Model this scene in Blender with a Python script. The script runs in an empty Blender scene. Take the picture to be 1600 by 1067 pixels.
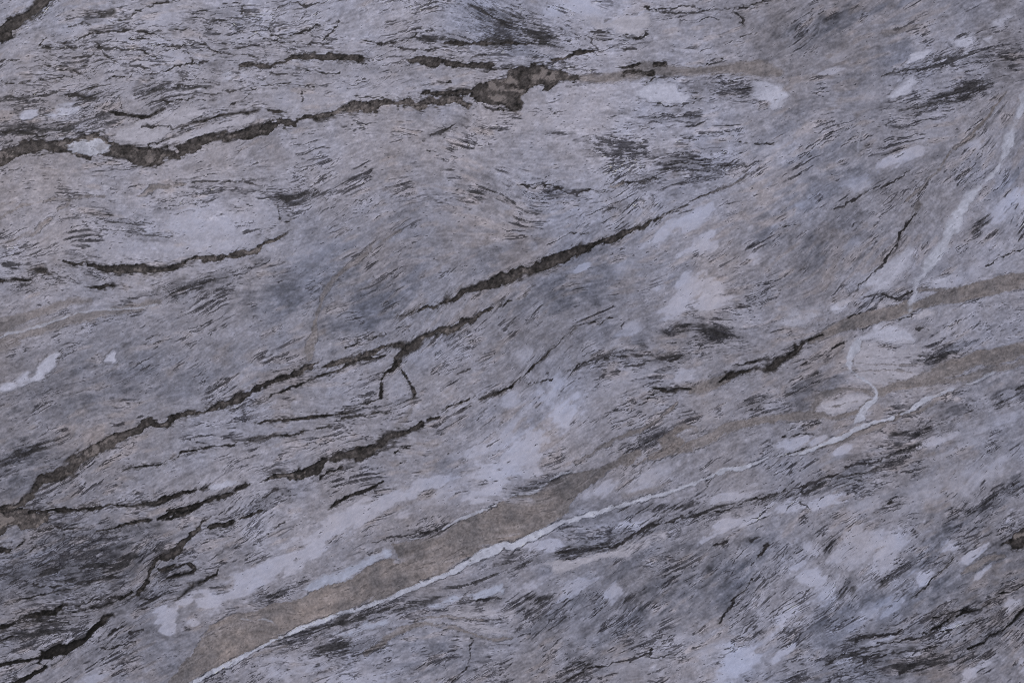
import bpy, math
import numpy as np

# ---------------------------------------------------------------- camera, sky, sun, exposure
scene = bpy.context.scene
cam_data = bpy.data.cameras.new('camera')
cam = bpy.data.objects.new('camera', cam_data)
scene.collection.objects.link(cam)
cam_data.sensor_width = 36.0
cam_data.lens = 50.0
CAM_DIST = 1.600/36.0*50.0                 # 1.6 m of stone fill the width of the frame
cam.location = (0.0, 0.0, 0.030 + CAM_DIST)
cam.rotation_euler = (0.0, 0.0, 0.0)       # straight down onto the slab
cam_data.clip_start = 0.05
cam_data.clip_end = 100.0
scene.camera = cam

SUN_EL, SUN_AZ = math.radians(42), math.radians(-35)
world = bpy.data.worlds.new('World')
scene.world = world
world.use_nodes = True
wn = world.node_tree
sky = wn.nodes.new('ShaderNodeTexSky')
sky.sky_type = 'NISHITA'
sky.sun_disc = False
sky.sun_elevation = SUN_EL
sky.sun_rotation = SUN_AZ
sky.air_density = 1.6
sky.dust_density = 6.0
sky.ozone_density = 1.0
wn.links.new(sky.outputs['Color'], wn.nodes['Background'].inputs['Color'])
wn.nodes['Background'].inputs['Strength'].default_value = 0.055

sun_data = bpy.data.lights.new('sun', 'SUN')
sun_data.energy = 1.8
sun_data.angle = math.radians(10)
sun_data.color = (1.0, 0.96, 0.90)
sun = bpy.data.objects.new('sun', sun_data)
scene.collection.objects.link(sun)
sun.location = (0, 0, 3)
sun.rotation_euler = (math.pi/2 - SUN_EL, 0.0, math.pi - SUN_AZ)

scene.view_settings.view_transform = 'Standard'
scene.view_settings.look = 'None'
scene.view_settings.gamma = 1.0
scene.view_settings.use_curve_mapping = False
scene.view_settings.exposure = 0.0

scene.cycles.use_denoising = False         # even light: the grain of the stone must survive
scene.cycles.filter_width = 1.1
# ---------------------------------------------------------------- traced map of the stone (1 unit = 1 mm)
# regional values on a 100 mm raster: paleness, coolness, dark-fleck density (digits) and grain direction (degrees)
PALE = """6777777668754465 5666676677765565 5666766777776455 6787655666665456 6676444544654566
5544556545555665 4456666566555655 4666655766655555 4346764544556554 3455545554446544 5545566555665445"""
COOL = """6556655766644565 4445555445544565 3444444456666556 4566565566656646 4454676666655466
4556565656455556 5555554665555456 5555556654455556 5555653466556455 5555456566556665 5564556555566655"""
FLECK = """3544344763331345 4454433333453245 3333334334542223 2334423454322333 3323222222223433
3333333322444345 4333444323345455 5344442333455644 7775232366554455 6665564556554456 5555655566544566"""
FLOW = """40 20 10 0 25 30 20 -35 -20 -10 5 20 35 35 35 30
15 10 5 5 5 5 5 5 0 0 0 10 25 30 25 20
20 15 15 10 10 5 10 -10 0 -10 -15 10 25 25 30 50
25 10 -10 5 -10 25 20 -15 -10 -10 15 25 25 25 40 50
10 0 5 5 10 40 30 20 20 25 30 30 25 30 45 45
20 20 25 30 35 25 20 30 30 30 25 20 25 20 15 25
30 25 25 20 15 15 15 30 35 35 25 20 20 20 20 25
35 35 20 15 15 25 30 35 35 30 25 20 20 25 30 35
20 8 12 32 36 33 28 28 28 28 28 30 34 34 34 32
20 15 25 30 32 25 20 20 24 28 30 36 38 34 30 32
25 30 30 30 28 15 22 30 28 28 28 30 30 28 25 32"""

# soft cool grey clouds: x y rx ry angle strength
CLOUDS = """470 440 60 40 30 .7;600 460 60 35 40 .8;430 475 40 30 20 .6;560 490 50 25 30 .6;780 400 40 15 25 .6;880 420 50 20 30 .7
920 445 50 20 30 .6;1060 430 25 12 40 .8;860 465 60 18 20 .6;1190 370 30 12 30 .7;1230 195 45 14 35 .9;1290 40 50 12 15 .7
1400 85 25 15 10 .8;1310 215 25 12 30 .6;1280 245 50 12 15 .6;1330 130 30 14 20 .5;1270 305 70 18 25 .9;1205 370 25 14 20 .8
1280 410 50 15 30 .6;1570 290 30 10 30 .7;60 605 60 16 25 .7;110 640 50 18 25 .5;25 715 50 20 30 .8;290 600 40 20 20 .5
120 880 110 36 10 .6;1100 900 60 50 50 .6;960 985 60 12 30 .6;870 955 40 12 30 .7;1150 920 36 26 60 .7;1460 850 45 12 40 .8
1500 900 50 14 30 .7;1420 935 50 14 30 .7;1310 975 60 16 30 .7;1560 780 50 12 40 .8;1270 612 40 18 25 .8;1475 555 40 10 25 .8
1490 620 60 14 25 .7;1580 620 30 12 20 .7;850 755 45 8 20 .8;1190 860 40 12 50 .6;720 1020 40 20 -10 .5;660 1020 34 24 -10 .6
780 60 60 26 -28 .6;1330 360 60 24 25 .5;1340 180 40 16 20 .4;480 990 40 9 28 .5;1240 50 60 30 20 .5;1350 20 60 14 20 .5
640 690 20 8 20 .2;690 745 30 14 35 .5;760 650 40 12 35 .5;820 670 30 8 35 .6;930 520 30 16 35 .5;1000 520 40 12 30 .5
1420 260 50 14 30 .4;1520 260 26 12 50 .5;180 595 60 14 25 .4;150 640 60 12 20 .4;60 740 50 12 32 .6;230 570 60 20 10 .4
1560 860 40 14 35 .5;1540 1000 50 14 35 .5;1290 950 40 9 45 .6;1350 930 30 9 45 .5;880 880 40 8 25 .5;1000 870 40 10 35 .6
1050 920 60 20 40 .5;1420 760 40 9 32 .4;1500 815 40 8 40 .5;640 1045 36 12 15 .4"""

# soft pale calcite clouds: x y rx ry angle strength
MILK = """1420 240 35 8 25 .9;1522 232 15 9 30 .7;1575 320 35 12 30 .9;1092 336 30 12 40 .95;1035 365 25 8 35 .8;1097 385 24 12 35 .95
1072 467 36 17 45 .95;1110 462 36 16 40 .95;1030 446 16 9 40 .8;908 420 16 5 30 .8;975 418 14 8 40 .5;985 514 14 7 20 .6;1176 400 12 7 30 .8
815 710 46 22 40 .95;883 645 40 18 50 1;850 620 25 14 30 .8;872 600 20 11 30 .8;822 555 12 8 20 .6;1068 588 20 8 15 .8;800 625 12 9 20 .7
795 735 46 20 30 .95;640 765 42 13 15 .9;770 690 35 12 30 .7;700 770 40 10 20 .6;500 845 62 18 32 1;560 808 56 14 20 .9;420 890 44 13 40 .95;375 908 34 13 38 .95
258 955 14 10 20 1;285 940 14 8 30 1;335 935 24 13 35 1;265 982 7 6 0 .9;298 970 9 7 0 .8;425 1050 24 12 5 .7;550 1062 60 12 5 .7;460 1033 32 8 5 .7
988 820 28 7 10 .95;855 850 24 8 15 .95;1150 815 42 12 20 1;825 918 20 7 20 .7;900 915 32 10 30 .8;950 930 14 8 30 .9
1225 963 32 11 35 1;1270 900 30 11 -25 1;1293 925 19 16 45 1;1350 850 42 16 30 .7;1400 838 32 14 20 .9;1440 905 14 9 40 1;1375 880 32 12 45 .8
1485 855 11 9 30 .9;1517 868 20 6 40 1;1532 897 14 4 40 .9;1395 945 20 8 45 .7;1350 965 25 9 30 .6;1227 1018 16 6 25 1;1150 1030 32 20 45 1
1517 1050 11 6 20 1;1580 945 14 8 40 .8;1535 1035 12 6 20 .8;1597 1035 8 10 0 .9;1575 815 6 12 -20 .8;1392 995 22 4 12 1;1488 979 20 5 15 1
1335 1027 18 4 15 .9;1437 1021 16 3 12 .8;1285 785 36 8 15 1;1235 790 20 7 15 .9;1455 692 36 6 15 .8;1322 700 18 4 20 .9;1450 772 60 16 30 .5;1530 742 56 16 33 .6
1238 692 24 8 5 .9;900 12 30 14 10 .9;245 28 30 9 15 .6;260 35 40 9 5 .5;110 45 14 6 10 .4;560 140 40 14 5 .5;480 155 50 10 5 .4;240 65 40 8 0 .6
270 92 30 12 20 .5;220 105 30 9 25 .4;100 138 36 10 8 .4;850 180 50 14 0 .4;150 350 40 12 5 .4;300 345 40 16 0 .6;350 350 40 20 0 .5;280 360 30 10 0 .6
120 385 60 12 5 .4;320 385 60 8 5 .5;700 130 30 6 0 .4;840 55 14 8 0 .3;1180 640 40 8 15 .4;1120 640 40 7 25 .5;960 600 40 10 20 .4;1140 775 50 8 8 .8
1230 745 50 8 18 .3;1010 745 30 8 20 .6;940 765 24 6 20 .8;1000 763 20 4 15 .7;1560 660 30 8 25 .6;1500 700 40 7 25 .5;1480 610 20 5 25 .6;1580 625 14 8 20 .6
1030 1015 50 10 25 .5;1080 1000 40 8 25 .5;1100 1020 40 9 30 .5;1200 1000 20 12 40 .5;1340 800 40 10 35 .5;1330 830 20 12 50 .7;1270 860 12 9 0 .8;480 1045 30 8 5 .6
120 1000 30 12 20 .5;70 1000 30 12 15 .4;60 870 22 10 15 .4;150 1058 20 7 20 .7;240 960 20 9 20 .3;1500 345 14 10 55 .5;1480 440 24 7 15 .5;1530 420 20 7 30 .5
1250 320 12 7 20 .6;1340 290 14 7 10 .6;1215 350 10 6 20 .5;1330 385 16 8 20 .5;1210 230 14 6 20 .5;1310 90 10 6 10 .5;1320 85 10 5 20 .4;1290 115 28 5 12 .8;1360 150 20 9 10 .5
700 345 60 8 0 .3;480 395 40 10 20 .4;620 370 20 6 40 .3;1470 190 26 8 20 .3;1440 215 40 7 15 .4"""

# dark fleck swarms: x y rx ry angle density
SWARMS = """180 343 25 10 -20 .85;255 325 22 8 5 .8;225 368 32 8 -5 .8;45 385 25 7 10 .7;350 300 50 12 0 .6;360 325 15 10 0 .6;330 437 32 7 15 .9;275 455 45 11 15 .85
15 415 20 7 -10 .8;30 450 32 8 0 .6;140 435 15 15 0 .6;340 458 30 6 12 .8;440 310 35 13 -18 .9;475 305 22 10 -10 .8;560 278 32 7 20 .8;530 300 20 5 10 .8
620 335 25 10 10 .5;690 310 32 12 0 .6;760 305 36 24 -20 .7;650 350 12 8 30 .85;410 410 14 5 20 1;865 302 22 13 -20 .9;970 322 26 7 0 .9;1030 285 70 13 0 .7
1085 275 50 10 5 .7;930 352 30 6 5 .7;1055 262 45 7 -5 .85;835 45 42 22 -28 .95;800 68 44 7 0 .85;785 40 40 28 -30 .75;1075 74 25 5 0 .7;1150 140 60 14 5 .85
1085 130 30 8 20 .7;980 170 32 7 10 .75;1070 185 60 10 0 .7;960 235 60 14 -10 .75;1075 250 60 9 -5 .9;870 208 36 4 -3 .95;1010 240 40 12 -15 .75;1075 215 40 7 -5 .7
690 205 36 11 32 .8;760 25 42 16 -25 .7;630 240 20 7 0 .75;640 258 20 4 0 .7;1232 20 18 4 42 1;1300 25 14 5 30 .9;1255 52 16 4 25 .8;1220 50 20 8 40 .6;1335 12 10 4 10 .9
1430 112 25 13 20 .65;1470 95 16 10 30 .8;1560 80 42 18 15 .75;1572 106 30 8 10 .85;1532 348 13 7 38 1.1;1525 366 10 6 30 .9;1335 405 20 3 20 .7;1320 350 60 20 20 .45
960 555 42 9 15 .85;1050 560 26 5 5 1;1035 580 11 5 10 1.1;940 583 12 8 20 .8;960 582 9 5 20 1;962 640 6 3 20 1;1010 690 38 9 25 .95;1180 625 32 10 20 .85;860 755 42 7 22 .9
1030 795 26 7 10 .95;1075 512 14 6 0 1.1;1120 524 24 8 5 1;1050 520 20 6 0 .7;1260 600 24 9 28 .95;1230 635 42 9 10 .75;1300 755 60 9 22 .95;1390 725 32 7 27 1;1220 775 26 7 12 .95
1350 712 26 5 10 .9;1400 690 15 7 -25 .9;1440 676 32 7 22 .95;1475 640 16 5 20 .9;1510 640 15 8 35 .8;1570 620 26 9 15 .75;1460 557 32 7 25 .85;1300 555 26 6 30 .9;1330 767 26 5 15 1
1570 760 36 8 35 .8;1540 785 32 8 38 .8;1297 850 18 5 55 1;1320 918 20 5 60 1.1;1232 912 16 4 50 1;1212 850 12 8 20 .8;1427 830 6 5 0 1;1448 815 7 2 45 1.2;1443 842 9 4 50 .9
1590 845 20 14 20 .8;1400 895 32 5 28 .9;1392 943 9 4 50 1.1;1390 1042 100 16 15 .75;1450 1035 50 13 15 .9;1350 996 40 4 12 1;1310 1020 32 9 25 .9;1250 1060 32 5 10 .95;1585 1040 8 6 50 1.1
985 935 20 7 38 .95;1010 945 14 4 35 1;840 935 15 6 0 .95;820 955 26 6 -20 .85;920 858 26 5 10 .9;970 830 60 7 17 .85;905 1035 16 5 30 1;905 1007 14 4 5 .8;1130 850 14 10 0 .8
1175 843 12 3 0 1.1;1110 895 8 10 60 .8;1105 965 14 6 50 .6;1185 990 20 6 30 .9;1050 1047 18 6 30 .9;870 975 16 5 35 .9;540 1015 32 11 10 .95;510 1005 20 7 10 .8;455 1002 12 3 10 1
500 1038 12 3 10 .9;605 1030 9 4 10 1;640 943 13 4 10 1;758 1030 14 6 25 .95;747 1048 8 8 40 .8;580 1047 11 4 10 .9;690 823 20 5 22 .95;660 835 36 5 18 .95;575 866 11 4 30 .8;765 938 40 4 2 .95
440 925 32 6 22 .8;100 870 72 22 8 .75;165 862 14 8 10 1.1;168 885 11 5 0 1.1;80 885 12 6 0 .95;130 905 60 9 0 .9;230 928 42 9 5 .85;365 855 16 4 0 1.1;430 780 42 12 15 .9;405 795 32 7 12 .9
450 623 14 4 0 .9;460 640 7 3 0 1;625 627 26 5 15 1;700 600 22 5 20 .6;540 731 16 4 20 1;30 715 32 14 28 .9;65 693 20 4 22 1;102 672 9 4 10 .95;140 572 14 4 10 1;195 538 8 3 0 1.1
335 545 5 5 60 1;355 592 11 4 10 1.1;80 605 32 8 25 .5;220 651 6 2 15 1.2;280 630 17 3 10 1;210 747 13 3 -5 1.1;185 663 12 4 10 .9;375 655 22 6 10 .8;15 207 26 6 5 .95;148 24 16 9 20 .9
340 15 42 12 10 .55;310 20 10 4 0 1;370 45 9 8 60 .7;130 152 20 7 -5 .9;218 145 14 5 0 1;30 172 8 7 30 .8;165 185 12 4 0 .9;290 137 26 5 5 .8;340 98 12 6 0 .75;60 200 60 7 8 .65;225 125 26 5 10 .7
60 45 14 10 35 .5;500 45 16 6 30 .7;560 20 20 8 30 .6;610 15 20 8 35 .5;650 60 50 8 8 .7;480 70 20 8 40 .5;620 110 40 8 0 .55;690 130 40 6 0 .5;580 105 20 6 0 .6;700 235 20 8 10 .45
90 830 40 8 10 .5;150 835 60 8 10 .6;200 845 40 10 10 .5;200 895 40 8 5 .6;270 925 30 8 10 .8;50 1000 14 7 0 .8;160 1010 30 6 25 .7;210 990 30 6 25 .8;520 855 40 4 30 .3;700 1060 40 5 10 .5
1000 960 40 9 35 .6;960 1010 40 7 30 .6;860 1040 40 8 30 .6;930 900 40 10 25 .5;1060 860 30 10 40 .6;1170 880 20 14 60 .6;1240 870 30 12 45 .5;1280 830 40 10 40 .5;1530 870 30 8 40 .5;1560 960 40 8 30 .5
1500 940 50 8 28 .5;1480 840 30 8 40 .6;1420 860 24 6 40 .4;1360 940 30 5 30 .6;1260 990 50 8 32 .6;1220 990 30 6 35 .6;1500 800 40 6 40 .6;1400 780 30 4 35 .5;1560 700 40 5 25 .4"""

# hard-edged pale lenses and patches: outline ; kind w=blue-white p=pale ; softness ; label
LENSES = [
("105,228 125,219 152,217 172,227 170,235 150,241 122,240 110,235","w",1.6,"small white almond lens caught inside the dark vein at upper left"),
("178,213 200,201 225,198 265,198 270,202 247,220 232,226 205,224","p",1.8,"pointed pale lens just above the dark vein at upper left"),
("212,193 240,183 260,173 320,165 322,175 307,188 287,195 265,196 237,195","p",2.6,""),
("235,232 275,208 337,190 400,175 400,193 362,199 325,210 275,225","p",2.6,"long pale sliver lying along the top of the upper dark vein"),
("990,147 1012,133 1037,128 1055,133 1065,145 1082,152 1070,160 1042,164 1020,157","w",2.0,"bright white oval lens right of the dark blotch near the top"),
("1175,133 1200,128 1220,135 1232,150 1215,165 1195,163 1180,152","w",3,"pale rounded lens on the right end of the upper taupe streak"),
("950,35 970,24 1015,25 1015,38 1007,47 1004,57 975,53 955,45 930,47 927,42 945,40","p",2.4,"pale lens near the top edge rimmed by a dark line below"),
("1055,16 1075,10 1088,15 1067,21","p",2,""),
("73,180 90,170 125,165 127,172 105,183 85,185","w",2.5,""),
("33,183 40,175 60,172 62,180 50,188 36,188","w",2.5,""),
("345,122 360,115 370,120 362,127 350,127","w",2.5,""),
("1407,105 1425,87 1450,75 1460,78 1440,95 1415,107","w",2.2,""),
("1387,152 1405,130 1425,122 1437,130 1415,147 1395,156","w",3,""),
("1465,97 1480,92 1490,100 1480,108","w",3,""),
("1480,62 1520,55 1527,68 1520,85 1500,100 1490,108 1487,95 1500,75","w",3.5,""),
("1530,60 1552,56 1547,66","w",3,""),
("1552,35 1575,20 1582,25 1562,42","w",4,""),
("1345,447 1360,432 1420,390 1432,388 1425,412 1397,437 1383,452 1360,453","w",4,"milky white wedge left of the steep white vein at right"),
("1437,440 1485,427 1482,442 1440,450","w",4,""),
("1220,507 1240,485 1285,480 1280,495 1235,515","w",4.5,""),
("1300,477 1322,470 1324,482 1303,486","w",3,""),
("1345,530 1365,510 1390,504 1415,515 1425,530 1400,536","w",3.5,""),
("475,920 497,907 530,893 565,877 590,862 605,860 608,868 585,880 560,893 540,905 512,913 485,925","b",2.0,"pale blue strip along the upper side of the broad taupe band"),
("520,992 545,985 575,975 600,967 612,965 605,973 580,983 545,993","b",2.4,""),
("670,948 690,938 712,927 727,930 722,940 690,946 672,951","b",2.0,""),
("732,930 755,922 783,913 785,923 765,932 740,938","b",2.0,""),
("852,880 870,872 900,872 930,865 960,855 1000,842 1040,830 1045,838 1020,852 985,868 955,868 920,880 890,890 865,893","p",3,"long pale lens below the long white vein at lower middle"),
("1330,545 1370,535 1410,540 1450,553 1440,575 1415,590 1370,605 1345,600 1330,585","p",6,"pale patch with thin taupe stripes beside the white vein at right"),
("1280,630 1300,620 1330,617 1360,618 1345,630 1320,640 1300,645 1283,640","p",3,""),
("47,592 60,570 85,553 93,552 82,572 60,594","w",2.2,"blue-white wedge at the left edge of the stone"),
("0,605 20,592 40,582 42,592 20,605 5,612","w",3.5,""),
("160,562 180,549 180,566 163,568","w",1.5,""),
("320,765 328,758 355,754 370,752 360,762 340,768","w",1.6,""),
("675,968 700,958 740,950 800,948 800,968 760,965 700,965","p",4,""),
("655,975 690,968 760,972 800,985 800,992 740,984 700,976","p",4,""),
("1420,492 1450,486 1460,492 1430,500","p",3,""),
("1300,472 1330,468 1345,470 1325,476","p",3,""),
("1360,474 1385,470 1412,474 1400,480 1365,482","p",3,""),
]
# dark veins: points x,y,width ; tone (0 black .. 1 brown-grey) ; label
DARK = [
("62,0,22 45,18,20 25,33,26 8,48,34 -12,58,34",.36,"thick dark vein cutting across the top left corner"),
("-30,252,28 0,247,28 37,232,26 80,231,24 110,229,34 140,228,50 165,232,40 185,238,34 210,240,36 240,243,30 270,236,26 300,228,24 330,217,22 360,210,22 385,208,24 400,203,22 425,197,22 450,192,22 475,187,20 495,183,18 520,178,9",.47,"long mottled dark vein crossing the upper left"),
("520,178,9 540,174,17 560,169,22 587,171,25 612,167,16 625,171,8 637,165,13 660,163,18 687,160,15 712,160,22 735,165,12",.68,"brownish stretch of the upper vein below the dark blotch"),
("660,145,4 687,146,10 712,144,14 735,142,12",.4,""),
("965,106,4 985,104,8 1000,100,5",.45,""),("975,116,10 990,115,8 1017,115,11",.42,""),("1022,101,8 1040,99,9",.5,""),
("862,96,5 882,91,8 900,85,9 917,82,6 937,79,3",.36,""),
("695,67,6 715,66,9 735,68,10 762,67,10 800,66,7 830,68,6 850,66,3",.4,"narrow dark vein near the top edge above the blotch"),
("632,98,8 650,99,14 675,100,17 695,96,13 720,97,11 745,98,11 767,97,13 774,95,4",.45,"short ragged dark vein left of the dark blotch"),
("373,102,12 400,100,11 420,98,6 437,94,6 470,90,12 495,87,14 520,88,14 540,91,9 560,92,9 585,93,4",.47,"flat dark vein near the top left, pale inclusion in it"),
("467,107,2 500,110,4 510,112,5 530,114,2",.3,""),
("97,406,4 115,407,9 135,409,12 155,414,8 175,418,15 200,417,18 225,418,22 250,420,18 272,419,16 287,414,12",.33,"bulging dark vein at left, above the grey streaks"),
("287,414,12 307,407,12 330,402,12 355,399,8 380,392,12 400,386,14 420,376,9 445,367,4",.58,"thin brownish continuation of the bulging left vein"),
("45,423,4 62,423,12 82,427,2",.38,""),("-5,440,5 22,438,7 50,440,2",.3,""),("130,447,2 150,448,8 170,445,7 192,446,2",.33,""),
("625,497,2 650,489,4 675,483,7 695,474,8 707,462,10 725,453,11 750,448,15 775,438,17 800,431,19 825,419,23 850,412,22 875,403,22 900,394,19 925,386,15 950,377,13 975,366,12 995,358,10 1015,348,7 1035,339,4",.36,"dark granular vein rising through the middle of the stone"),
("1035,339,4 1062,324,3 1087,309,3 1115,297,3 1140,290,2 1157,281,3 1165,272,2",.6,""),
("835,445,2 820,457,3 800,467,4 785,475,5 767,482,6 750,490,6 735,497,13 710,508,15 687,519,17 662,530,16 650,544,17 632,553,15 622,564,12",.4,"second dark vein just below the middle one, ending in a fork"),
("622,564,12 615,574,9 600,581,8 596,594,7 598,604,6 595,616,7",.36,"left prong of the forked dark vein"),
("622,566,8 627,576,5 634,589,8 640,601,6 647,614,8 645,622,5",.45,"right prong of the forked dark vein"),
("635,541,12 612,538,10 595,543,8 575,553,10 550,563,11 532,567,10 505,573,4",.5,""),
("620,554,3 600,555,3 575,559,4 552,565,5 535,577,6 517,583,7 495,590,5 462,603,4 432,615,4 412,626,2 395,634,1",.34,"thin dark vein running left from the fork"),
("507,564,3 492,570,7 475,575,10 450,584,11 425,594,12 400,603,12 385,611,11 362,623,12 337,634,14 320,640,9 300,646,14 275,653,16 257,663,13 232,666,18 207,678,18 180,689,19 150,704,23 125,719,26 105,734,28 82,749,20 65,756,20 50,771,17 30,786,13 10,796,14 -20,806,20",.45,"longest mottled dark vein descending to the left edge"),
("277,710,3 290,705,8 315,701,6 340,698,5 360,694,6 372,690,2",.34,""),("272,714,2 245,723,3 220,728,2 192,731,1.5",.3,""),
("382,689,2 400,686,5 415,684,6 432,681,4 455,679,5 472,673,3",.34,""),("495,670,3 500,669,3 515,666,2",.4,""),
("402,663,4 420,659,6 445,656,8 470,653,5 495,650,6 515,648,5 540,644,6",.38,""),("540,644,4 550,637,2 570,629,2 597,620,2",.3,""),
("535,653,5 555,649,5 580,646,4 607,643,4",.42,""),
("415,751,5 432,746,16 450,745,20 475,741,26 495,732,22 507,720,12",.36,"broad blunt dark piece at the lower end of the broken vein"),
("520,718,12 535,713,17 560,706,22 585,694,19 610,681,18 630,674,16 650,664,13 661,659,9",.37,"long middle piece of the broken dark vein"),
("668,658,8 680,653,8 685,650,4",.36,"small upper piece of the broken dark vein"),
("684,648,3 700,637,5 710,634,4 720,628,5 732,624,3",.4,""),("747,623,4 760,618,8 782,615,8 800,605,4",.3,""),
("800,605,4 815,592,4 830,574,4 847,559,5 860,547,3 875,533,2 900,514,1.5",.42,""),
("500,744,6 512,739,5 532,731,6",.28,""),("575,713,2 615,695,2",.3,""),
("517,795,5 527,784,7 545,774,6 562,768,8 585,759,4 600,751,2",.26,"short curved dark streak beside the milky clouds"),
("45,800,6 100,799,8 132,795,9 165,791,7 195,790,7 220,788,9 245,783,9 270,774,8 295,769,5 320,763,5",.24,"smooth near-black vein along the lower left"),
("260,798,10 287,796,10 307,789,10 330,780,9 355,775,8 364,772,3",.3,""),("366,768,7 372,764,10 390,757,6",.3,""),
("243,811,7 258,808,12 270,805,13 295,801,9",.24,""),("235,811,5 215,816,8 200,819,5 175,825,3 150,830,1.5",.24,""),
("325,824,9 345,820,10 370,814,5",.27,""),("372,812,5 390,805,9 410,797,5",.3,""),
("330,810,6 315,825,9 297,837,10 277,857,18 260,870,11 242,885,9 232,905,7 220,917,6 207,925,5",.37,"segmented dark vein with light bars at lower left"),
("207,925,4 180,936,4 155,947,4 125,953,4 100,959,3",.26,""),
("247,891,7 265,886,8 285,881,5 300,882,7 305,890,9 292,896,7 270,899,6 260,904,3",.3,"dark hook-shaped streak at lower left"),
("300,917,5 317,907,6 335,900,6 340,891,3",.22,""),("275,935,3 290,926,3 300,918,3",.24,""),
("-30,1050,8 0,1042,8 25,1036,8 50,1034,9 67,1026,16 87,1017,18 107,1010,18 130,997,16 150,985,13 160,977,9",.06,"black tapering vein in the bottom left corner"),
("163,970,10 167,964,12 180,959,8",.34,""),
("62,1035,4 71,1042,9 57,1050,11 37,1061,10 25,1067,9 -5,1080,9",.08,"black branch below the bottom left vein"),
("82,1040,2 95,1030,2",.2,""),
("-20,983,9 0,979,9 20,972,7 42,965,11 65,960,15 87,955,13 105,947,5",.16,"dark vein above the black corner vein at left"),
("-5,987,2 25,975,3 60,971,2 107,972,2",.14,""),("-5,1006,3 20,995,2",.15,""),
("10,945,2 37,935,3 70,927,3 100,921,3 125,920,2",.2,""),("-5,857,12 12,859,5 30,852,2 50,840,3 60,832,3",.2,""),
("1022,606,2 1037,609,7 1050,609,8 1065,606,7 1082,609,3",.24,""),("1126,593,5 1135,588,9 1150,584,10 1175,580,9 1200,571,14 1220,557,16 1245,546,13 1262,538,9 1288,526,3",.3,"streaky dark vein leading into the right taupe band"),
("1145,569,4 1170,566,7 1200,559,5",.24,""),
("172,175,5 197,180,8 215,184,9 237,180,5 255,172,2",.4,""),
("300,192,3 307,189,6 325,186,7 345,180,5 362,179,4 390,175,6 402,173,4",.38,""),("420,174,4 437,175,6 452,175,2",.42,""),
("1457,987,4 1475,975,5 1497,962,6 1512,957,6 1532,950,5 1550,937,4 1562,932,2",.14,"black crack-like vein near the bottom right corner"),
("1460,967,4 1482,960,4 1512,952,3",.2,""),("1560,927,4 1580,924,5 1600,912,3",.14,""),
("1510,1015,4 1535,1004,4 1545,995,5 1562,985,5 1580,975,5 1592,960,6 1600,952,7 1625,932,7",.12,"lowest black crack-like vein at the bottom right corner"),
("1425,932,3 1445,920,4 1462,900,4 1480,885,2 1492,872,3",.22,""),
]
DARKPOLY = [
("737,138 750,125 770,117 790,115 800,107 815,104 832,101 862,107 882,112 902,120 907,129 887,130 872,131 845,135 830,140 821,150 819,165 807,175 800,174 790,166 775,163 755,160 740,152",.45,"large mottled dark blotch at the top centre"),
("-40,795 0,792 85,796 78,812 58,825 25,822 0,838 -40,848",.5,"dark mottled patch on the left edge"),
("1570,850 1585,838 1600,820 1660,800 1660,855 1600,858 1585,858",.42,"dark patch on the right edge"),
]
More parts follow.
